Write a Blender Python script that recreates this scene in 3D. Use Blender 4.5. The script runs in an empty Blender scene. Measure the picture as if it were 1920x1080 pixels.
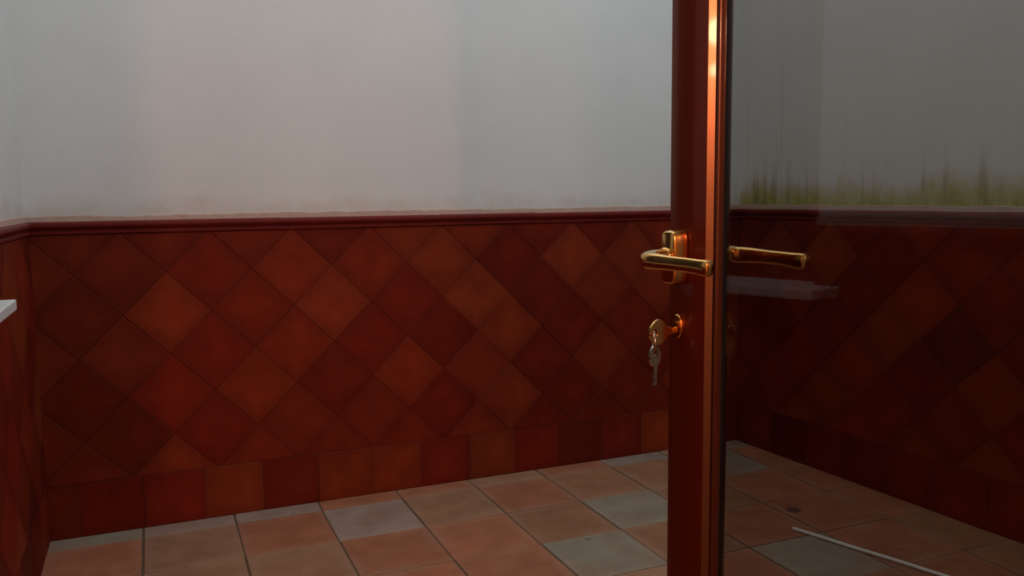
import bpy, bmesh, math, random
from mathutils import Vector, Matrix

S = bpy.context.scene
COL = S.collection

# ------------------------------------------------------------------ camera
F_PX, YAW, PITCH, ROLL, CAM_Z = 1590.15, 0.4012, -0.1079, -0.0106, 1.1331
d = Vector((math.sin(YAW) * math.cos(PITCH), math.cos(YAW) * math.cos(PITCH), math.sin(PITCH)))
r = Vector((math.cos(YAW), -math.sin(YAW), 0))
u = r.cross(d)
R = math.cos(ROLL) * r + math.sin(ROLL) * u
U = -math.sin(ROLL) * r + math.cos(ROLL) * u
cam_data = bpy.data.cameras.new('camera')
cam = bpy.data.objects.new('camera', cam_data)
COL.objects.link(cam)
m3 = Matrix((R, U, -d)).transposed()
cam.matrix_world = Matrix.Translation((0, 0, CAM_Z)) @ m3.to_4x4()
cam_data.sensor_width = 36.0
cam_data.lens = F_PX * 36.0 / 1920.0
cam_data.clip_start = 0.02
S.camera = cam

# ------------------------------------------------------------------ light and exposure
S.view_settings.view_transform = 'Standard'
S.view_settings.look = 'None'
S.view_settings.gamma = 1.0
S.view_settings.exposure = 0.0
S.view_settings.use_curve_mapping = False

w = bpy.data.worlds.new('dusk_sky')
S.world = w
w.use_nodes = True
bg = w.node_tree.nodes['Background']
bg.inputs['Color'].default_value = (0.86, 0.95, 1.0, 1)     # overcast sky at dusk above the open patio
bg.inputs['Strength'].default_value = 1.44


def light(name, kind, loc, energy, color, **kw):
    ld = bpy.data.lights.new(name, kind)
    ld.energy = energy
    ld.color = color
    for k, v in kw.items():
        setattr(ld, k, v)
    o = bpy.data.objects.new(name, ld)
    o.location = loc
    COL.objects.link(o)
    return o


# the warm lamp of the room behind the camera; it shines out through the doorway
light('room_lamp', 'POINT', (-0.407, -3.0, 2.0), 82.0, (1.0, 0.45, 0.26), shadow_soft_size=0.07)
light('room_lamp_low', 'POINT', (-0.43, -3.02, 1.80), 16.0, (1.0, 0.45, 0.26), shadow_soft_size=0.03)

random.seed(7)

# ------------------------------------------------------------------ materials


def nmat(name):
    m = bpy.data.materials.new(name)
    m.use_nodes = True
    nt = m.node_tree
    return m, nt, nt.nodes['Principled BSDF']


def node(nt, t, **kw):
    n = nt.nodes.new(t)
    for k, v in kw.items():
        if k in n.inputs.keys():
            n.inputs[k].default_value = v
        else:
            setattr(n, k, v)
    return n


def noise(nt, vec, scale, detail=4, rough=0.6, stretch=None):
    if stretch:
        mp = node(nt, 'ShaderNodeMapping')
        mp.inputs['Scale'].default_value = stretch
        nt.links.new(vec, mp.inputs['Vector'])
        vec = mp.outputs[0]
    n = node(nt, 'ShaderNodeTexNoise')
    n.inputs['Scale'].default_value = scale
    n.inputs['Detail'].default_value = detail
    n.inputs['Roughness'].default_value = rough
    nt.links.new(vec, n.inputs['Vector'])
    return n.outputs['Fac']


def ramp(nt, fac, a, b, ca=(0, 0, 0, 1), cb=(1, 1, 1, 1)):
    rr = node(nt, 'ShaderNodeValToRGB')
    rr.color_ramp.elements[0].position = a
    rr.color_ramp.elements[0].color = ca
    rr.color_ramp.elements[1].position = b
    rr.color_ramp.elements[1].color = cb
    nt.links.new(fac, rr.inputs[0])
    return rr.outputs[0]


def mathn(nt, op, a, b=None, clamp=False):
    n = node(nt, 'ShaderNodeMath', operation=op)
    n.use_clamp = clamp
    for i, v in enumerate((a, b)):
        if v is None:
            continue
        if isinstance(v, (int, float)):
            n.inputs[i].default_value = v
        else:
            nt.links.new(v, n.inputs[i])
    return n.outputs[0]


def mixc(nt, fac, a, b, blend='MIX'):
    n = node(nt, 'ShaderNodeMix', data_type='RGBA', blend_type=blend)
    for sock, v in ((n.inputs[0], fac), (n.inputs[6], a), (n.inputs[7], b)):
        if isinstance(v, (int, float)):
            sock.default_value = v
        elif isinstance(v, tuple):
            sock.default_value = v
        else:
            nt.links.new(v, sock)
    return n.outputs[2]


def maprange(nt, v, a, b, c=0.0, e=1.0):
    n = node(nt, 'ShaderNodeMapRange')
    n.interpolation_type = 'SMOOTHSTEP'
    nt.links.new(v, n.inputs[0])
    for i, x in enumerate((a, b, c, e)):
        n.inputs[i + 1].default_value = x
    return n.outputs[0]


def bump(nt, bsdf, h, strength, dist):
    b = node(nt, 'ShaderNodeBump')
    b.inputs['Strength'].default_value = strength
    b.inputs['Distance'].default_value = dist
    nt.links.new(h, b.inputs['Height'])
    nt.links.new(b.outputs[0], bsdf.inputs['Normal'])


def plaster(name, base, mould=0.0, soot=0.0, damp=0.35):
    """painted render; damp foot above the dado, green mould and run-off streaks where asked"""
    m, nt, b = nmat(name)
    geo = node(nt, 'ShaderNodeNewGeometry')
    pos = geo.outputs['Position']
    sep = node(nt, 'ShaderNodeSeparateXYZ')
    nt.links.new(pos, sep.inputs[0])
    z = sep.outputs['Z']
    big = noise(nt, pos, 1.6, 3)
    col = mixc(nt, ramp(nt, big, 0.35, 0.7), base, tuple(c * 0.93 for c in base[:3]) + (1,))
    # brownish damp foot
    n1 = noise(nt, pos, 9, 5)
    edge = mathn(nt, 'ADD', z, mathn(nt, 'MULTIPLY', n1, -0.14))
    foot = mathn(nt, 'MULTIPLY', maprange(nt, edge, 1.00, 1.09, 1, 0), damp)
    col = mixc(nt, foot, col, (0.46, 0.33, 0.22, 1))
    if mould > 0:
        st = noise(nt, pos, 3.0, 5, 0.6, (2.2, 2.2, 0.6))
        fine = noise(nt, pos, 20, 6, 0.7, (1, 1, 0.8))
        reach = mathn(nt, 'ADD', z, mathn(nt, 'MULTIPLY', mathn(nt, 'SUBTRACT', st, 0.5), -0.20))
        reach = mathn(nt, 'ADD', reach, mathn(nt, 'MULTIPLY', mathn(nt, 'SUBTRACT', fine, 0.5), -0.05))
        band = maprange(nt, reach, 1.105, 1.215, 1, 0)
        band = mathn(nt, 'MULTIPLY', band, maprange(nt, fine, 0.25, 0.62, 0.75, 1.0))
        band = mathn(nt, 'MULTIPLY', band, mould, True)
        col = mixc(nt, band, col, (0.46, 0.41, 0.13, 1))
        dark = mathn(nt, 'MULTIPLY', maprange(nt, reach, 1.07, 1.13, 1, 0), mathn(nt, 'MULTIPLY', maprange(nt, fine, 0.42, 0.6), 0.5))
        col = mixc(nt, dark, col, (0.20, 0.19, 0.045, 1))
        streak = noise(nt, pos, 3.0, 3, 0.5, (7, 7, 0.35))
        streak = mathn(nt, 'MULTIPLY', maprange(nt, streak, 0.54, 0.66), maprange(nt, reach, 1.10, 1.34, 0.38, 0))
        col = mixc(nt, mathn(nt, 'MULTIPLY', streak, mould, True), col, (0.17, 0.15, 0.07, 1))
        runs = noise(nt, pos, 2.0, 5, 0.65, (9, 9, 0.10))
        runs = mathn(nt, 'MULTIPLY', maprange(nt, runs, 0.56, 0.74), maprange(nt, z, 1.9, 1.15, 0.10, 0.65))
        col = mixc(nt, mathn(nt, 'MULTIPLY', runs, mould, True), col, (0.25, 0.22, 0.15, 1))
    nt.links.new(col, b.inputs['Base Color'])
    b.inputs['Roughness'].default_value = 0.85
    b.inputs['Specular IOR Level'].default_value = 0.2
    bump(nt, b, noise(nt, pos, 90, 5), 0.25, 0.002)
    return m


M_WALL = plaster('painted_plaster_back', (0.73, 0.73, 0.71, 1), 0.0)
M_WALL_R = plaster('painted_plaster_mouldy', (0.76, 0.74, 0.71, 1), 1.0)
M_ROOM = plaster('room_plaster', (0.62, 0.50, 0.38, 1), 0.0, damp=0)


def tile_mat(name, rough, coat, grime, edge_pale, speck):
    """reads the tile's own tint from its colour attribute and the distance to its edge from the uv map"""
    m, nt, b = nmat(name)
    at = node(nt, 'ShaderNodeAttribute', attribute_name='tint')
    geo = node(nt, 'ShaderNodeNewGeometry')
    pos = geo.outputs['Position']
    uv = node(nt, 'ShaderNodeUVMap', uv_map='tile')
    sp = node(nt, 'ShaderNodeSeparateXYZ')
    nt.links.new(uv.outputs[0], sp.inputs[0])
    # distance from the edge: 0 at the edge .. 0.5 in the middle
    ex = mathn(nt, 'SUBTRACT', 0.5, mathn(nt, 'ABSOLUTE', mathn(nt, 'SUBTRACT', sp.outputs[0], 0.5)))
    ey = mathn(nt, 'SUBTRACT', 0.5, mathn(nt, 'ABSOLUTE', mathn(nt, 'SUBTRACT', sp.outputs[1], 0.5)))
    ed = mathn(nt, 'MINIMUM', ex, ey)
    n1 = noise(nt, pos, 9, 4, 0.6)
    n2 = noise(nt, pos, 26, 5, 0.7)
    col = mixc(nt, mathn(nt, 'MULTIPLY', ramp(nt, n1, 0.35, 0.68), grime), at.outputs['Color'],
               mixc(nt, 1.0, at.outputs['Color'], (0.52, 0.42, 0.40, 1), 'MULTIPLY'))
    if edge_pale > 0:
        pale = maprange(nt, mathn(nt, 'ADD', ed, mathn(nt, 'MULTIPLY', mathn(nt, 'SUBTRACT', n2, 0.5), 0.20)), 0.0, 0.16, 1, 0)
        big = noise(nt, pos, 3.5, 4, 0.6)
        pale = mathn(nt, 'MULTIPLY', pale, maprange(nt, big, 0.35, 0.65, 0.15, 1.0))
        col = mixc(nt, mathn(nt, 'MULTIPLY', pale, edge_pale), col, (0.42, 0.28, 0.19, 1))
        col = mixc(nt, maprange(nt, big, 0.42, 0.70, 0.0, 0.45), col, (0.26, 0.11, 0.065, 1))
    else:
        dk = maprange(nt, mathn(nt, 'ADD', ed, mathn(nt, 'MULTIPLY', n1, 0.25)), 0.08, 0.42, 0.30, 0)
        col = mixc(nt, dk, col, (0.07, 0.006, 0.003, 1))
    if speck > 0:
        v = node(nt, 'ShaderNodeTexNoise')
        v.inputs['Scale'].default_value = 16
        v.inputs['Detail'].default_value = 2
        nt.links.new(pos, v.inputs['Vector'])
        col = mixc(nt, mathn(nt, 'MULTIPLY', maprange(nt, v.outputs['Fac'], 0.70, 0.76), speck), col, (0.10, 0.07, 0.04, 1))
    nt.links.new(col, b.inputs['Base Color'])
    b.inputs['Roughness'].default_value = rough
    b.inputs['Coat Weight'].default_value = coat
    b.inputs['Coat Roughness'].default_value = 0.3
    b.inputs['Specular IOR Level'].default_value = 0.12
    bump(nt, b, n1, 0.3, 0.006)
    return m, nt, b, col, pos


M_DADO = tile_mat('glazed_red_tile', 0.6, 0.0, 0.62, 0, 0)[0]
M_FLOOR, _nt, _b, _col, _pos = tile_mat('worn_terracotta_tile', 0.7, 0.0, 0.45, 0.38, 0.5)
# a damp stain with a shape of its own by the far end of the rod
_vs = node(_nt, 'ShaderNodeVectorMath', operation='DISTANCE')
_mp = node(_nt, 'ShaderNodeMapping')
_nt.links.new(_pos, _mp.inputs['Vector'])
_nt.links.new(_mp.outputs[0], _vs.inputs[0])
_vs.inputs[1].default_value = (2.075, 2.32, 0.0)
_sn = noise(_nt, _pos, 40, 3)
_dd = mathn(_nt, 'ADD', _vs.outputs['Value'], mathn(_nt, 'MULTIPLY', mathn(_nt, 'SUBTRACT', _sn, 0.5), 0.03))
_c2 = mixc(_nt, maprange(_nt, _dd, 0.018, 0.034, 0.8, 0), _col, (0.05, 0.03, 0.04, 1))
_nt.links.new(_c2, _b.inputs['Base Color'])


def plain(name, color, rough=0.5, metal=0.0, coat=0.0, spec=0.5, nscale=0, namt=0.0, cr=0.1, bmp=0.0):
    m, nt, b = nmat(name)
    b.inputs['Roughness'].default_value = rough
    b.inputs['Metallic'].default_value = metal
    b.inputs['Coat Weight'].default_value = coat
    b.inputs['Coat Roughness'].default_value = cr
    b.inputs['Specular IOR Level'].default_value = spec
    geo = node(nt, 'ShaderNodeNewGeometry')
    if nscale:
        n = noise(nt, geo.outputs['Position'], nscale, 5)
        c = mixc(nt, mathn(nt, 'MULTIPLY', ramp(nt, n, 0.3, 0.7), namt), color, tuple(x * 0.5 for x in color[:3]) + (1,))
        nt.links.new(c, b.inputs['Base Color'])
        if bmp:
            bump(nt, b, n, 0.4, bmp)
    else:
        b.inputs['Base Color'].default_value = color
    return m


M_GROUT_D = plain('dark_wall_grout', (0.13, 0.035, 0.02, 1), 0.9, nscale=20, namt=0.5)
M_GROUT_F = plain('sandy_floor_grout', (0.13, 0.075, 0.045, 1), 0.95, nscale=30, namt=0.6, bmp=0.002)
M_MOULD = plain('dark_red_glazed_moulding', (0.15, 0.010, 0.006, 1), 0.5, coat=0.0, spec=0.2, nscale=14, namt=0.5, cr=0.25)
M_MORTAR = plain('pinkish_mortar', (0.50, 0.33, 0.27, 1), 0.95, nscale=25, namt=0.35, bmp=0.004)
M_LACQ = plain('mahogany_lacquered_frame', (0.20, 0.026, 0.006, 1), 0.33, metal=0.6, coat=0.3, spec=0.35, nscale=6, namt=0.2, cr=0.07)
M_LIP = plain('worn_bronze_lip', (0.23, 0.105, 0.055, 1), 0.27, metal=0.8, coat=0.10, spec=0.4, nscale=30, namt=0.2, cr=0.05)
M_BEAD = plain('dark_lacquered_bead', (0.10, 0.022, 0.007, 1), 0.28, metal=0.5, coat=0.5, spec=0.4, nscale=20, namt=0.2, cr=0.08)
M_BRASS = plain('polished_brass', (0.82, 0.45, 0.14, 1), 0.15, metal=1.0, nscale=60, namt=0.12)
M_STEEL = plain('nickel_key', (0.62, 0.50, 0.40, 1), 0.22, metal=1.0, nscale=60, namt=0.15)
M_MARBLE = plain('white_marble', (0.72, 0.71, 0.68, 1), 0.35, nscale=8, namt=0.15)
M_WHITEF = plain('white_window_frame', (0.30, 0.30, 0.30, 1), 0.5, nscale=8, namt=0.1)
M_GASKET = plain('black_rubber_gasket', (0.012, 0.010, 0.008, 1), 0.6, nscale=40, namt=0.3)
M_ROD = plain('off_white_plastic', (0.80, 0.76, 0.68, 1), 0.6, nscale=15, namt=0.25)
M_DARKG = plain('dark_window_glass', (0.02, 0.022, 0.022, 1), 0.08, spec=0.5, nscale=3, namt=0.2)
M_CEIL = plain('room_ceiling_paint', (0.60, 0.55, 0.48, 1), 0.9, nscale=4, namt=0.1)


def glass_mat():
    m = bpy.data.materials.new('smoked_door_glass')
    m.use_nodes = True
    nt = m.node_tree
    nt.nodes.clear()
    out = node(nt, 'ShaderNodeOutputMaterial')
    tr = node(nt, 'ShaderNodeBsdfTransparent')
    tr.inputs['Color'].default_value = (0.645, 0.63, 0.61, 1)
    gl = node(nt, 'ShaderNodeBsdfGlossy')
    gl.inputs['Roughness'].default_value = 0.012
    gl.inputs['Color'].default_value = (0.9, 0.9, 0.9, 1)
    lw = node(nt, 'ShaderNodeLayerWeight')
    lw.inputs['Blend'].default_value = 0.5
    fr = mathn(nt, 'ADD', mathn(nt, 'MULTIPLY', mathn(nt, 'POWER', lw.outputs['Facing'], 5.0), 0.9), 0.046)
    mx = node(nt, 'ShaderNodeMixShader')
    nt.links.new(fr, mx.inputs[0])
    nt.links.new(tr.outputs[0], mx.inputs[1])
    nt.links.new(gl.outputs[0], mx.inputs[2])
    nt.links.new(mx.outputs[0], out.inputs[0])
    return m


M_GLASS = glass_mat()

# ------------------------------------------------------------------ mesh helpers


def obj(name, bm, mat, parent=None, mw=None, smooth=False):
    me = bpy.data.meshes.new(name)
    bmesh.ops.recalc_face_normals(bm, faces=bm.faces)
    bm.to_mesh(me)
    bm.free()
    if smooth:
        for p in me.polygons:
            p.use_smooth = True
    for x in (mat if isinstance(mat, (list, tuple)) else [mat]):
        me.materials.append(x)
    o = bpy.data.objects.new(name, me)
    COL.objects.link(o)
    if parent:
        o.parent = parent
    if mw:
        o.matrix_world = mw
    return o


def tag(o, label=None, cat=None, kind=None, group=None):
    if label:
        o['label'] = label
    if cat:
        o['category'] = cat
    if kind:
        o['kind'] = kind
    if group:
        o['group'] = group
    return o


def empty(name, loc=(0, 0, 0), rz=0.0):
    o = bpy.data.objects.new(name, None)
    o.location = loc
    o.rotation_euler = (0, 0, rz)
    COL.objects.link(o)
    return o


def add_box(bm, a, b):
    vs = [bm.verts.new((x, y, z)) for x in (a[0], b[0]) for y in (a[1], b[1]) for z in (a[2], b[2])]
    for q in ((0, 1, 3, 2), (4, 6, 7, 5), (0, 4, 5, 1), (2, 3, 7, 6), (0, 2, 6, 4), (1, 5, 7, 3)):
        bm.faces.new([vs[i] for i in q])
    return vs


def bev(bm, w, seg=2):
    bmesh.ops.bevel(bm, geom=bm.edges[:], offset=w, segments=seg, profile=0.5, affect='EDGES')


def box_bm(a, b, bevel=0.0, seg=2):
    bm = bmesh.new()
    add_box(bm, a, b)
    if bevel:
        bev(bm, bevel, seg)
    return bm


def prism_bm(poly, z0, z1, axis='z'):
    bm = bmesh.new()

    def P(p, h):
        if axis == 'z':
            return (p[0], p[1], h)
        if axis == 'x':
            return (h, p[0], p[1])
        return (p[0], h, p[1])
    lo = [bm.verts.new(P(p, z0)) for p in poly]
    hi = [bm.verts.new(P(p, z1)) for p in poly]
    n = len(poly)
    bm.faces.new(lo)
    bm.faces.new(hi[::-1])
    for i in range(n):
        bm.faces.new((lo[i], lo[(i + 1) % n], hi[(i + 1) % n], hi[i]))
    return bm


def sweep(bm, path, size, up=Vector((0, 0, 1)), n=16, power=2.0):
    """tube with a rounded-oval section; size = list of (half width, half height)"""
    rings = []
    P = [Vector(p) for p in path]
    for i, p in enumerate(P):
        t = (P[min(i + 1, len(P) - 1)] - P[max(i - 1, 0)]).normalized()
        side = t.cross(up).normalized()
        v = side.cross(t).normalized()
        a, b = size[i] if isinstance(size, list) else size
        ring = []
        for k in range(n):
            th = 2 * math.pi * k / n
            c, s = math.cos(th), math.sin(th)
            cc = math.copysign(abs(c) ** (2 / power), c)
            ss = math.copysign(abs(s) ** (2 / power), s)
            ring.append(bm.verts.new(p + side * a * cc + v * b * ss))
        rings.append(ring)
    for a, b in zip(rings, rings[1:]):
        for k in range(n):
            bm.faces.new((a[k], a[(k + 1) % n], b[(k + 1) % n], b[k]))
    bm.faces.new(rings[0][::-1])
    bm.faces.new(rings[-1])


def cyl(bm, p0, p1, rad, n=24):
    p0, p1 = Vector(p0), Vector(p1)
    t = (p1 - p0).normalized()
    up = Vector((0, 0, 1)) if abs(t.z) < 0.9 else Vector((1, 0, 0))
    sweep(bm, [p0, p1], (rad, rad), up, n)


# polygon clipping to a rectangle (u, v)
def clip(poly, u0, u1, v0, v1):
    def cut(pl, f, inter):
        out = []
        for i, a in enumerate(pl):
            b = pl[(i + 1) % len(pl)]
            if f(a):
                out.append(a)
                if not f(b):
                    out.append(inter(a, b))
            elif f(b):
                out.append(inter(a, b))
        return out

    def ix(k, c):
        def g(a, b):
            t = (c - a[k]) / (b[k] - a[k])
            return (a[0] + (b[0] - a[0]) * t, a[1] + (b[1] - a[1]) * t)
        return g
    for k, c, sg in ((0, u0, 1), (0, u1, -1), (1, v0, 1), (1, v1, -1)):
        if not poly:
            return poly
        poly = cut(poly, lambda a: (a[k] - c) * sg >= 0, ix(k, c))
    return poly


def inset(poly, g):
    """move every edge inwards by g (convex polygon)"""
    n = len(poly)
    A = sum(poly[i][0] * poly[(i + 1) % n][1] - poly[(i + 1) % n][0] * poly[i][1] for i in range(n)) / 2
    if abs(A) < 2e-4:
        return None
    if A < 0:
        poly = poly[::-1]
    pts = [p for i, p in enumerate(poly) if math.dist(p, poly[(i + 1) % n]) > 1e-5]
    n = len(pts)
    if n < 3:
        return None
    out = []
    for i in range(n):
        a, b, c = pts[i - 1], pts[i], pts[(i + 1) % n]
        e1 = Vector((b[0] - a[0], b[1] - a[1])).normalized()
        e2 = Vector((c[0] - b[0], c[1] - b[1])).normalized()
        n1, n2 = Vector((-e1.y, e1.x)), Vector((-e2.y, e2.x))
        k = 1 + n1.dot(n2)
        q = Vector(b) + (n1 + n2) * (g / max(k, 0.2))
        out.append((q.x, q.y))
    return out


def add_tile(bm, lay, uvl, poly, tint, uvf, h, gap, place, jit=0.0):
    """one tile: outline poly in (u, v), inset by the joint, raised by h with an eased edge"""
    po = inset(poly, gap)
    if not po:
        return
    pi = inset(poly, gap + 0.0016)
    if not pi or len(pi) != len(po):
        return
    cu = sum(p[0] for p in po) / len(po)
    cv = sum(p[1] for p in po) / len(po)
    tu, tv, dz = random.uniform(-jit, jit), random.uniform(-jit, jit), random.uniform(-0.0005, 0.0005)

    def H(p, hh):
        return hh + dz + (p[0] - cu) * tu + (p[1] - cv) * tv
    lo = [bm.verts.new(place(p[0], p[1], -0.002)) for p in po]
    mi = [bm.verts.new(place(p[0], p[1], H(p, h - 0.0012))) for p in po]
    hi = [bm.verts.new(place(p[0], p[1], H(p, h))) for p in pi]
    n = len(po)
    fs = [(bm.faces.new(hi), pi)]
    for i in range(n):
        j = (i + 1) % n
        fs.append((bm.faces.new((mi[i], mi[j], hi[j], hi[i])), [po[i], po[j], pi[j], pi[i]]))
        fs.append((bm.faces.new((lo[i], lo[j], mi[j], mi[i])), [po[i], po[j], po[j], po[i]]))
    for f, pp in fs:
        for lp, q in zip(f.loops, pp):
            lp[lay] = (*tint, 1)
            lp[uvl].uv = uvf(q)


# ------------------------------------------------------------------ setting out
YW = 3.129                       # back wall
XL = -0.372                      # left wall
XC = 2.449                       # right-hand corner
RS = -0.072                      # slant of the right wall (dx/dy)
YH = 0.08                        # outer face of the house wall
WALL_H = 3.1
DADO_B, DADO_T, MOULD_T = 0.186, 1.022, 1.0655
TD = 0.2828                      # diagonal of a 20 cm tile


def frame(origin, direction, inward):
    """place(u, v, h): u along the wall, v up, h out of the wall"""
    o, t, n = Vector(origin), Vector(direction).normalized(), Vector(inward).normalized()
    return lambda uu, vv, hh: o + t * uu + Vector((0, 0, vv)) + n * hh


def red():
    t = random.random()
    k = random.uniform(0.78, 1.18)
    a = (0.215, 0.016, 0.0045)
    b = (0.270, 0.040, 0.010)
    c = (0.135, 0.014, 0.006)
    if t < 0.5:
        x = random.random() * 0.45
        m = [a[i] * (1 - x) + b[i] * x for i in range(3)]
    elif t < 0.75:
        x = random.uniform(0.5, 1)
        m = [a[i] * (1 - x) + b[i] * x for i in range(3)]
    else:
        x = random.random()
        m = [a[i] * (1 - x) + c[i] * x for i in range(3)]
    return tuple(v * k for v in m)


# how light and how orange each diamond tile of the back wall is glazed: column -> (lightness, orange)
BACK = {
    1: {-2: (.8, .6), 0: (.75, .3), 2: (.9, .3), 4: (.72, .1), 6: (.95, .7), 8: (1.0, .5), 10: (.75, .2), 12: (.7, .1), 14: (.95, .5)},
    0: {-3: (1.0, .8), -1: (.85, .5), 1: (.95, .1), 3: (1.2, .5), 5: (1.02, .35), 7: (1.08, .8), 9: (.74, 0), 11: (1.15, .9), 13: (1.0, .8), 15: (1, .5)},
    -1: {-2: (.76, .6), 0: (1.3, .75), 2: (1.02, .2), 4: (1.28, .8), 6: (.86, 0), 8: (1.25, .9), 10: (.70, .1), 12: (.92, .6), 14: (1.08, .7)},
    -2: {-3: (.95, .8), -1: (.98, .7), 1: (1.08, .1), 3: (1.18, .4), 5: (.92, 0), 7: (.74, 0), 9: (1.15, .8), 11: (.72, .1), 13: (.86, .3)},
    -3: {-2: (.74, .3), 0: (1.2, .1), 2: (1.28, .6), 4: (.84, .1), 6: (1.22, .5), 8: (1.15, .5), 10: (.72, .1), 12: (1.0, .7), 14: (.76, .2)},
    -4: {-3: (.95, .6), -1: (.78, .5), 1: (1.0, 0), 3: (.98, .4), 5: (.95, .3), 7: (.84, 0), 9: (1.12, .8), 11: (.72, .1), 13: (.86, .4)},
    -5: {-2: (.95, .6), 0: (1.25, .8), 2: (1.02, .4), 4: (.96, .4), 6: (.95, .2), 8: (1.08, .6), 10: (.78, .1), 12: (.8, .3), 14: (.9, .5)},
}


def glaze(k, o):
    a, b = (0.205, 0.0150, 0.0042), (0.205, 0.028, 0.0072)
    return tuple((a[i] * (1 - o) + b[i] * o) * 1.04 * k ** 0.85 for i in range(3))


def dado(parent, place, u0, u1, node_u, seam_u, holes=()):
    """tiles set diamond-wise over one upright course, moulding and mortar on top, as parts of the wall"""
    bm = bmesh.new()
    lay = bm.loops.layers.float_color.new('tint')
    uvl = bm.loops.layers.uv.new('tile')
    h = 0.010

    def segs():
        """stretches of the wall outside the holes, each with its top"""
        if not holes:
            return [(u0, u1, DADO_T)]
        a, b, top = holes[0]
        return [(u0, a, DADO_T), (a, b, top), (b, u1, DADO_T)]
    half = TD / 2
    for (s0, s1, top) in segs():
        a0 = int(math.floor((s0 - node_u) / half)) - 1
        a1 = int(math.ceil((s1 - node_u) / half)) + 1
        for a in range(a0, a1 + 1):
            for b in range(-6, 3):
                if (a + b) % 2 == 0:
                    continue
                rs = random.getstate()
                random.seed(a * 977 + b * 131 + int(node_u * 1000))
                tint = red()
                if parent.name == 'wall_back' and a in BACK.get(b, {}):
                    tint = glaze(*BACK[b][a])
                cu, cv = node_u + a * half, 0.888 + b * half
                poly = [(cu, cv - half), (cu + half, cv), (cu, cv + half), (cu - half, cv)]
                pl = clip(poly, s0, s1, DADO_B, top)
                if len(pl) >= 3:
                    add_tile(bm, lay, uvl, pl, tint,
                             lambda q, cu=cu, cv=cv: (0.5 + ((q[0] - cu) + (q[1] - cv)) / (2 * half),
                                                      0.5 + ((q[0] - cu) - (q[1] - cv)) / (2 * half)),
                             h, 0.0006, place, 0.008)
                random.setstate(rs)
        k = int(math.floor((s0 - seam_u) / 0.2))
        while seam_u + k * 0.2 < s1:
            c0 = seam_u + k * 0.2
            poly = [(c0, 0.0), (c0 + 0.2, 0.0), (c0 + 0.2, DADO_B), (c0, DADO_B)]
            pl = clip(poly, s0, s1, 0.0, DADO_B)
            if len(pl) >= 3:
                add_tile(bm, lay, uvl, pl, red(), lambda q, c0=c0: ((q[0] - c0) / 0.2, q[1] / DADO_B), h, 0.0010, place, 0.004)
            k += 1
    tiles = obj('dado_tiles', bm, M_DADO, parent)
    # grout bed behind the tiles
    bm = bmesh.new()
    for (s0, s1, top) in segs():
        vs = [bm.verts.new(place(a, b, c)) for a in (s0, s1) for b in (0, top) for c in (-0.01, 0.0074)]
        for q in ((0, 1, 3, 2), (4, 6, 7, 5), (0, 4, 5, 1), (2, 3, 7, 6), (0, 2, 6, 4), (1, 5, 7, 3)):
            bm.faces.new([vs[i] for i in q])
    obj('tile_grout', bm, M_GROUT_D, tiles)
    # moulding: profile in (h, v)
    prof = [(0.0, DADO_T), (0.012, DADO_T), (0.0165, DADO_T + 0.004), (0.0165, DADO_T + 0.010), (0.0125, DADO_T + 0.013),
            (0.0125, DADO_T + 0.016), (0.019, DADO_T + 0.021), (0.023, DADO_T + 0.029), (0.022, DADO_T + 0.037),
            (0.015, MOULD_T), (0.0, MOULD_T)]
    bm = bmesh.new()
    for (s0, s1, top) in segs():
        if top < DADO_T - 0.001:
            continue
        # separate lengths of about 20 cm, as the photo's trim is laid
        x = s0
        while x < s1 - 1e-4:
            e = min(x + 0.2, s1)
            dz = random.uniform(-0.0008, 0.0008)
            A = [bm.verts.new(place(x + 0.0001, v + dz, hh)) for hh, v in prof]
            B = [bm.verts.new(place(e - 0.0001, v + dz, hh)) for hh, v in prof]
            n = len(prof)
            for i in range(n):
                j = (i + 1) % n
                bm.faces.new((A[i], A[j], B[j], B[i]))
            bm.faces.new(A[::-1])
            bm.faces.new(B)
            x = e
    obj('dado_moulding', bm, M_MOULD, parent)
    # ragged mortar fillet above the moulding
    bm = bmesh.new()
    for (s0, s1, top) in segs():
        if top < DADO_T - 0.001:
            continue
        n = max(2, int((s1 - s0) / 0.012))
        prev = None
        wob = 0.0
        for i in range(n + 1):
            uu = s0 + (s1 - s0) * i / n
            wob = wob * 0.8 + random.uniform(-0.0012, 0.0012)
            tp = MOULD_T + 0.0185 + wob
            cur = [bm.verts.new(place(uu, MOULD_T - 0.003, 0.0)), bm.verts.new(place(uu, MOULD_T - 0.003, 0.011)),
                   bm.verts.new(place(uu, tp - 0.002, 0.0075)), bm.verts.new(place(uu, tp, 0.0))]
            if prev:
                for k in range(3):
                    bm.faces.new((prev[k], prev[k + 1], cur[k + 1], cur[k]))
            prev = cur
    obj('mortar_fillet', bm, M_MORTAR, parent)


# ------------------------------------------------------------------ patio shell
# back wall
wb = obj('wall_back', box_bm((XL - 0.3, YW, 0), (XC + 0.3, YW + 0.2, WALL_H)), M_WALL)
tag(wb, 'grey white plaster wall above red diamond-laid tiles, facing the camera', 'wall', 'structure')
dado(wb, frame((0, YW, 0), (1, 0, 0), (0, -1, 0)), XL, XC, 0.04, -0.07)

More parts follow.
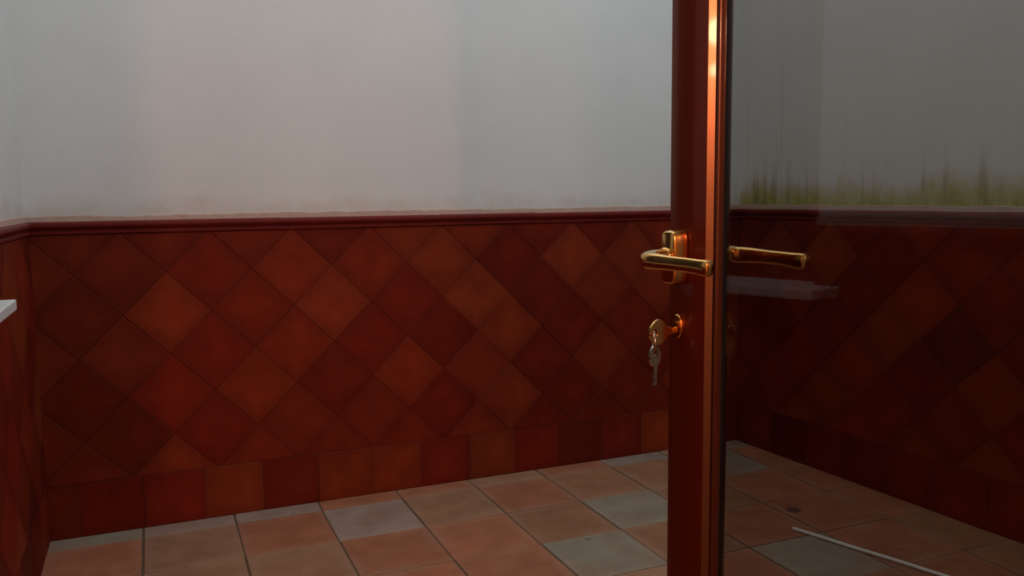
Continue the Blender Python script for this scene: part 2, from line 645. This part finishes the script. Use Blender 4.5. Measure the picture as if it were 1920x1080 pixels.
# right wall (slanted)
rdir = Vector((-RS, -1, 0)).normalized()      # from the corner towards the camera
rin = Vector((-1, RS, 0)).normalized()
L = (YW - YH) / abs(rdir.y)
pr = frame((XC, YW, 0), rdir, rin)
bm = bmesh.new()
vs = [bm.verts.new(pr(a, b, c)) for a in (-0.02, L + 0.1) for b in (0, WALL_H) for c in (-0.2, 0.0)]
for q in ((0, 1, 3, 2), (4, 6, 7, 5), (0, 4, 5, 1), (2, 3, 7, 6), (0, 2, 6, 4), (1, 5, 7, 3)):
    bm.faces.new([vs[i] for i in q])
wr = obj('wall_right', bm, M_WALL_R)
tag(wr, 'plaster wall with green mould above dark red tiles, behind the door glass', 'wall', 'structure')
dado(wr, pr, 0.012, L, 0.10, 0.03)

# left wall with a window opening
WY0, WY1, WZ0, WZ1 = 1.155, 1.95, 0.915, 2.60
bm = bmesh.new()
for a, b in (((XL - 0.25, YH, 0), (XL, WY0, WALL_H)), ((XL - 0.25, WY1, 0), (XL, YW + 0.1, WALL_H)),
             ((XL - 0.25, WY0, 0), (XL, WY1, WZ0)), ((XL - 0.25, WY0, WZ1), (XL, WY1, WALL_H))):
    add_box(bm, a, b)
wl = obj('wall_left', bm, M_WALL)
tag(wl, 'pale plaster wall meeting the tiled back wall at the left edge', 'wall', 'structure')
dado(wl, frame((XL, YW, 0), (0, -1, 0), (1, 0, 0)), 0.012, YW - YH, 0.06, 0.02, holes=((YW - WY1 - 0.02, YW - WY0, WZ0 - 0.005),))

# the window of the left wall and its sill
wn = empty('window_1', (XL, (WY0 + WY1) / 2, WZ0))
tag(wn, 'window in the left wall with a white marble sill poking into view', 'window', 'structure')


def wpart(name, bm, mat, par=wn):
    o = obj(name, bm, mat)
    o.parent = par
    o.matrix_parent_inverse = Matrix.Translation(par.location).inverted()
    return o


sill = wpart('window_sill', box_bm((XL - 0.065, WY0 - 0.055, WZ0 - 0.001), (-0.258, WY1 + 0.015, WZ0 + 0.021), 0.003), M_MARBLE)
sill['label'] = 'white marble sill slab'
bm = bmesh.new()
add_box(bm, (XL - 0.10, WY0, WZ0 + 0.02), (XL - 0.05, WY0 + 0.05, WZ1))
add_box(bm, (XL - 0.10, WY1 - 0.05, WZ0 + 0.02), (XL - 0.05, WY1, WZ1))
add_box(bm, (XL - 0.10, WY0 + 0.05, WZ0 + 0.02), (XL - 0.05, WY1 - 0.05, WZ0 + 0.07))
add_box(bm, (XL - 0.10, WY0 + 0.05, WZ1 - 0.05), (XL - 0.05, WY1 - 0.05, WZ1))
add_box(bm, (XL - 0.098, (WY0 + WY1) / 2 - 0.025, WZ0 + 0.07), (XL - 0.052, (WY0 + WY1) / 2 + 0.025, WZ1 - 0.05))
wpart('window_frame', bm, M_LACQ)
wpart('window_pane', box_bm((XL - 0.080, WY0 + 0.03, WZ0 + 0.05), (XL - 0.074, WY1 - 0.03, WZ1 - 0.03)), M_DARKG)

# house wall with the doorway the camera stands in
DX0, DX1, DH = -0.222, 0.665, 2.06
bm = bmesh.new()
XR1 = XC + abs(RS) * (YW - YH) + 0.2
for a, b in (((XL - 1.5, -0.15, 0), (DX0, YH, WALL_H)), ((DX1, -0.15, 0), (XR1, YH, WALL_H)),
             ((DX0, -0.15, DH), (DX1, YH, WALL_H))):
    add_box(bm, a, b)
wh = obj('wall_house', bm, M_WALL)
tag(wh, 'house wall with the doorway that the glazed door belongs to', 'wall', 'structure')

# floor of the patio: individual worn terracotta tiles in one floor
GX, GY, T = 0.2226, 3.0233, 0.30
special = {(-2, -1): 'grey', (1, 0): 'greypink', (4, 1): 'grey', (3, 2): 'grey', (6, 0): 'grey', (5, 3): 'grey', (5, 0): 'brown',
           (4, 0): 'brown', (3, 1): 'brown', (4, 2): 'brown', (2, 0): 'tan', (6, 1): 'red', (5, 2): 'red', (5, 1): 'brown', (6, 2): 'red', (6, 3): 'red', (7, 3): 'brown'}
TC = {'grey': (0.30, 0.245, 0.18), 'greypink': (0.32, 0.23, 0.185), 'grey2': (0.30, 0.20, 0.14), 'brown': (0.31, 0.145, 0.075), 'tan': (0.35, 0.18, 0.10),
      'red': (0.38, 0.140, 0.072)}
bm = bmesh.new()
lay = bm.loops.layers.float_color.new('tint')
uvl = bm.loops.layers.uv.new('tile')
for i in range(-3, 9):
    for j in range(-1, 11):
        x0, y1 = GX + i * T, GY - j * T
        jx, jy = random.uniform(-0.0015, 0.0015), random.uniform(-0.0015, 0.0015)
        poly = [(x0 + jx + 0.0013, y1 - T + jy), (x0 + T + jx - 0.0013, y1 - T + jy), (x0 + T + jx - 0.0013, y1 + jy), (x0 + jx + 0.0013, y1 + jy)]
        poly = clip(poly, XL, XR1 - 0.15, YH, YW)
        if len(poly) < 3:
            continue
        kind = special.get((i, j))
        if kind is None:
            kind = random.choices(['red', 'tan', 'brown', 'greypink'], [0.6, 0.25, 0.1, 0.05])[0]
        if j == -1 and (i, j) not in special:
            kind = random.choice(['tan', 'red', 'greypink'])
        k = random.uniform(0.92, 1.08)
        tint = tuple(v * k for v in TC[kind])
        add_tile(bm, lay, uvl, poly, tint, lambda q, x0=x0, y1=y1: ((q[0] - x0) / T, (q[1] - y1 + T) / T),
                 0.0, 0.0018, lambda a, b, c: Vector((a, b, c)), 0.0)
fl = obj('floor', bm, M_FLOOR)
tag(fl, 'worn terracotta floor tiles with scattered grey ones and dark joints', 'floor', 'structure')
obj('floor_grout', box_bm((XL - 0.1, YH - 0.23, -0.05), (XR1, YW + 0.1, -0.0022)), M_GROUT_F, fl)

# ------------------------------------------------------------------ the room behind the camera
bm = bmesh.new()
for a, b in (((-1.9, -3.4, 0), (-1.8, -0.15, 2.5)), ((1.9, -3.4, 0), (2.0, -0.15, 2.5)), ((-1.9, -3.5, 0), (2.0, -3.4, 2.5))):
    add_box(bm, a, b)
rw = obj('wall_room', bm, M_ROOM)
tag(rw, 'warm lit walls of the room behind the camera', 'wall', 'structure')
rc = obj('ceiling', box_bm((-1.9, -3.5, 2.5), (2.0, -0.15, 2.6)), M_CEIL)
tag(rc, 'ceiling of the room behind the camera', 'ceiling', 'structure')
rf = obj('floor_room', box_bm((-1.9, -3.5, -0.05), (2.0, -0.15, 0.0)), M_GROUT_F)
tag(rf, 'floor of the room behind the camera', 'floor', 'structure')

# ------------------------------------------------------------------ the open glazed door leaf
TH = math.radians(-9.0)
e = Vector((math.sin(TH), math.cos(TH), 0))          # hinge -> lock edge
mdir = Vector((math.cos(TH), -math.sin(TH), 0))      # away from the camera's side
A_H, Q = -0.05, 0.650
hinge = e * A_H + mdir * Q
door = empty('door_1', hinge, math.atan2(-e.y, -e.x))
tag(door, 'open mahogany-red door leaf with smoked glass and brass lever', 'door', 'structure')
LW = 0.7093 - A_H                                    # leaf width
LT = 0.042                                           # leaf thickness
Z0, Z1 = 0.012, 2.045


def sx(s):
    """distance from the lock edge -> local x"""
    return s - LW


def stile_poly(flip=False):
    c = LT
    pr_ = [(0.000, 0.0035), (0.0010, 0.0010), (0.0035, 0.0)]
    pr_ += [(0.024, 0.0), (0.031, 0.0003), (0.038, 0.0010), (0.044, 0.0020), (0.0495, 0.0033), (0.0525, 0.0042)]
    pr_ += [(0.0571, 0.0109)]
    back = [(a, c - b) for a, b in reversed(pr_)]
    out = pr_ + back
    return [((-a if flip else sx(a)), b) for a, b in out]


def bevel_smooth(o, ang=35):
    for p in o.data.polygons:
        p.use_smooth = True
    o.data.set_sharp_from_angle(angle=math.radians(ang)) if hasattr(o.data, 'set_sharp_from_angle') else None


o = obj('lock_stile', prism_bm(stile_poly(), Z0, Z1), [M_LACQ, M_LIP], door)
bevel_smooth(o)
for p in o.data.polygons:                            # the worn slanting lip beside the glazing bead
    ys = [o.data.vertices[v].co.y for v in p.vertices]
    if abs(max(ys) - 0.0109) < 1e-4 and abs(min(ys) - 0.0042) < 1e-4:
        p.material_index = 1
        p.use_smooth = False
o = obj('hinge_stile', prism_bm(stile_poly(True), Z0, Z1), M_LACQ, door)
bevel_smooth(o)
o = obj('bottom_rail', prism_bm([(0.0, Z0), (LT, Z0), (LT, Z0 + 0.10), (LT - 0.009, Z0 + 0.106), (0.009, Z0 + 0.106), (0.0, Z0 + 0.10)],
                                sx(0.0573), -0.0573, 'x'), M_LACQ, door)
o = obj('top_rail', prism_bm([(0.0, Z1), (LT, Z1), (LT, Z1 - 0.055), (LT - 0.009, Z1 - 0.061), (0.009, Z1 - 0.061), (0.0, Z1 - 0.055)],
                             sx(0.0573), -0.0573, 'x'), M_LACQ, door)
GZ0, GZ1 = Z0 + 0.106, Z1 - 0.061


def bead_poly(side, flip):
    p = [(0.0575, 0.0112), (0.0590, 0.0102), (0.0605, 0.0106), (0.0620, 0.0128), (0.0632, 0.0158), (0.0637, 0.0186), (0.0575, 0.0186)]
    if side:
        p = [(a, LT - b) for a, b in p]
    return [((-a if flip else sx(a)), b) for a, b in p]


for side in (0, 1):
    for flip in (False, True):
        b_ = obj('glazing_bead', prism_bm(bead_poly(side, flip), GZ0, GZ1), M_BEAD, door)
        bevel_smooth(b_, 50)
bm = bmesh.new()
add_box(bm, (sx(0.0594), 0.0187, GZ0), (sx(0.0640), LT - 0.0187, GZ1))
add_box(bm, (-0.0662, 0.0187, GZ0), (-0.0594, LT - 0.0187, GZ1))
obj('gasket', bm, M_GASKET, door)
o = obj('glass_pane', box_bm((sx(0.0642), 0.0192, GZ0 + 0.001), (-0.0664, 0.0228, GZ1 - 0.001)), M_GLASS, door)
o['label'] = 'smoked glass pane'

# lever handles, one on each face
HS, HZ = 0.0185, 1.0635


def mirror_y(bm):
    for v in bm.verts:
        v.co.y = LT - v.co.y


def handle(back):
    h = 0.019                                     # height of the rose body
    bm = bmesh.new()
    # oval tall rose body, edges eased
    cz, hw, hh = 1.065, 0.0130, 0.0305
    rings = []
    for (yy, k) in ((0.0, 1.0), (-0.003, 1.0), (-0.010, 0.93), (-h + 0.003, 0.86), (-h + 0.0008, 0.80), (-h, 0.70)):
        ring = []
        for q in range(40):
            th = 2 * math.pi * q / 40
            c, s = math.cos(th), math.sin(th)
            pw = 2 / 5.0
            ring.append(bm.verts.new((sx(HS) + hw * k * math.copysign(abs(c) ** pw, c), yy,
                                      cz + (hh - (1 - k) * hw) * math.copysign(abs(s) ** pw, s))))
        rings.append(ring)
    for a, b in zip(rings, rings[1:]):
        for q in range(40):
            bm.faces.new((a[q], a[(q + 1) % 40], b[(q + 1) % 40], b[q]))
    bm.faces.new(rings[0][::-1])
    bm.faces.new(rings[-1])
    if back:
        mirror_y(bm)
    rose = obj('handle_rose', bm, M_BRASS, None, None, True)
    # collar + lever
    bm = bmesh.new()
    cyl(bm, (sx(HS), -h + 0.002, HZ + 0.003), (sx(HS), -h - 0.006, HZ + 0.003), 0.0095)
    if back:
        mirror_y(bm)
    collar = obj('collar', bm, M_BRASS, None, None, True)
    bm = bmesh.new()
    out = 0.052 if not back else 0.046
    s0 = HS
    path = [(sx(s0), -h, HZ + 0.003), (sx(s0), -0.030, HZ + 0.003), (sx(s0), -0.038, HZ + 0.002), (sx(s0 + 0.0015), -out + 0.008, HZ + 0.001),
            (sx(s0 + 0.005), -out + 0.003, HZ), (sx(s0 + 0.011), -out, HZ), (sx(s0 + 0.025), -out - 0.0015, HZ),
            (sx(s0 + 0.045), -out - 0.001, HZ - 0.0005), (sx(s0 + 0.065), -out, HZ - 0.001), (sx(s0 + 0.082), -out + 0.001, HZ - 0.002),
            (sx(s0 + 0.091), -out + 0.001, HZ - 0.0025), (sx(s0 + 0.0945), -out + 0.001, HZ - 0.0025), (sx(s0 + 0.096), -out + 0.001, HZ - 0.0025)]
    size = [(0.0075, 0.0080), (0.0070, 0.0078), (0.0072, 0.0085), (0.0085, 0.0090), (0.0098, 0.0094), (0.0090, 0.0092), (0.0062, 0.0084),
            (0.0048, 0.0076), (0.0048, 0.0076), (0.0055, 0.0082), (0.0062, 0.0086), (0.0055, 0.0080), (0.0040, 0.0065)]
    sweep(bm, path, size, n=20, power=3.0)
    if back:
        mirror_y(bm)
    lever = obj('lever', bm, M_BRASS, None, None, True)
    bevel_smooth(lever, 60)
    rose.name = 'door_handle'
    rose.parent = door
    rose['label'] = 'brass lever handle behind the glass' if back else 'polished brass lever handle'
    collar.parent = rose
    lever.parent = rose


handle(False)
handle(True)

# lock cylinder with its escutcheon
KZ = 0.988
bm = bmesh.new()
pts = []
for q in range(32):
    th = 2 * math.pi * q / 32
    pts.append((sx(HS) + 0.0080 * math.cos(th), KZ + 0.0135 * math.sin(th)))
a = [bm.verts.new((p[0], 0.0, p[1])) for p in pts]
b = [bm.verts.new((p[0], -0.0035, p[1])) for p in pts]
c = [bm.verts.new((sx(HS) + (p[0] - sx(HS)) * 0.85, -0.0050, KZ + (p[1] - KZ) * 0.92)) for p in pts]
for r0, r1 in ((a, b), (b, c)):
    for q in range(32):
        bm.faces.new((r0[q], r0[(q + 1) % 32], r1[(q + 1) % 32], r1[q]))
bm.faces.new(c)
bm.faces.new(a[::-1])
esc = obj('escutcheon', bm, M_BRASS, door)
bm = bmesh.new()
cyl(bm, (sx(HS), -0.004, KZ), (sx(HS), -0.0085, KZ), 0.0065)
obj('lock_cylinder', bm, M_BRASS, esc)

# ------------------------------------------------------------------ keys
DM = Matrix.Translation(hinge) @ Matrix.Rotation(math.atan2(-e.y, -e.x), 4, 'Z')
keys = empty('key_bunch', DM @ Vector((sx(HS), -0.0085, KZ)), math.atan2(-e.y, -e.x))
tag(keys, 'bunch of brass keys hanging from the door lock below the lever', 'keys')


def key_bm(bl=0.024):
    """a key lying in the y-z plane: bow around the origin, blade along +y; 2.2 mm thick"""
    bm = bmesh.new()
    t = 0.0012
    ro, ri, n = 0.0125, 0.0042, 28
    hz = 0.0045
    for sgn in (1, -1):
        pass
    outer, inner = [], []
    for q in range(n):
        th = 2 * math.pi * q / n
        k = 1 + 0.05 * math.cos(4 * th)
        outer.append((ro * k * math.cos(th), ro * k * math.sin(th)))
        inner.append((-0.0045 + ri * math.cos(th), ri * math.sin(th)))
    for (x0) in (0,):
        vo = [[bm.verts.new((sx_, p[0], p[1])) for p in outer] for sx_ in (-t, t)]
        vi = [[bm.verts.new((sx_, p[0], p[1])) for p in inner] for sx_ in (-t, t)]
        for q in range(n):
            j = (q + 1) % n
            bm.faces.new((vo[0][q], vo[0][j], vo[1][j], vo[1][q]))
            bm.faces.new((vi[0][q], vi[1][q], vi[1][j], vi[0][j]))
            bm.faces.new((vo[0][q], vi[0][q], vi[0][j], vo[0][j]))
            bm.faces.new((vo[1][q], vo[1][j], vi[1][j], vi[1][q]))
    # neck and blade with cuts
    prof = [(0.0115, -0.0042), (0.0165, -0.0042), (0.0165, -0.0034)]
    y = 0.0165
    cuts = [0.0, 0.0012, 0.0004, 0.0018, 0.0006, 0.0014, 0.0]
    for i, cdep in enumerate(cuts):
        prof.append((y + bl * (i + 0.5) / len(cuts), -0.0034 + cdep))
    prof += [(y + bl, -0.0012), (y + bl, 0.0020), (y + bl - 0.002, 0.0034), (0.0165, 0.0034), (0.0165, 0.0042), (0.0115, 0.0042)]
    lo = [bm.verts.new((-t * 0.9, p[0], p[1])) for p in prof]
    hi = [bm.verts.new((t * 0.9, p[0], p[1])) for p in prof]
    m_ = len(prof)
    bm.faces.new(lo)
    bm.faces.new(hi[::-1])
    for i in range(m_):
        bm.faces.new((lo[i], lo[(i + 1) % m_], hi[(i + 1) % m_], hi[i]))
    return bm


kb = key_bm(0.004)
k1 = obj('key', kb, M_BRASS, keys)                       # in the lock: only the bow shows
k1.location = (0, -0.0225, -0.004)
k1.scale = (1, 1.08, 1.08)
k1['label'] = 'brass key standing in the lock'
bm = bmesh.new()
n = 40
ringpts = [(0.0, 0.0085 * math.sin(2 * math.pi * q / n), 0.0115 * math.cos(2 * math.pi * q / n)) for q in range(n)]
rad = 0.0011
rr_ = []
for q in range(n):
    p = Vector(ringpts[q])
    tt = (Vector(ringpts[(q + 1) % n]) - Vector(ringpts[q - 1])).normalized()
    s1 = Vector((1, 0, 0))
    s2 = tt.cross(s1)
    rr_.append([bm.verts.new(p + s1 * rad * 1.6 * math.cos(a_) + s2 * rad * math.sin(a_)) for a_ in [2 * math.pi * k / 8 for k in range(8)]])
for q in range(n):
    A, B = rr_[q], rr_[(q + 1) % n]
    for k in range(8):
        bm.faces.new((A[k], A[(k + 1) % 8], B[(k + 1) % 8], B[k]))
rg = obj('split_ring', bm, M_STEEL, keys, None, True)
rg.location = (0.0, -0.0285, -0.0145)
rg.rotation_euler = (0, 0, math.radians(55))
k2 = obj('key', key_bm(0.018), M_STEEL, keys)            # hanging below
k2.location = (0.001, -0.0285, -0.0300)
k2.rotation_euler = (math.radians(-90), 0, math.radians(2))
k2['label'] = 'loose key hanging on the ring'
k2.scale = (1.6, 0.92, 0.62)

# ------------------------------------------------------------------ pale rod lying on the floor
bm = bmesh.new()
A0, B0 = Vector((1.946, 2.175, 0.0058)), Vector((2.236, 1.305, 0.0058))
npt = 24
path = [A0.lerp(B0, i / npt) + Vector((0.0012 * math.sin(i * 0.9), 0, 0)) for i in range(npt + 1)]
sweep(bm, path, (0.0065, 0.0056), n=14, power=2.6)
rod = obj('floor_rod', bm, M_ROD, None, None, True)
bevel_smooth(rod, 50)
tag(rod, 'thin off-white rod lying on the tiles behind the door glass', 'rod')
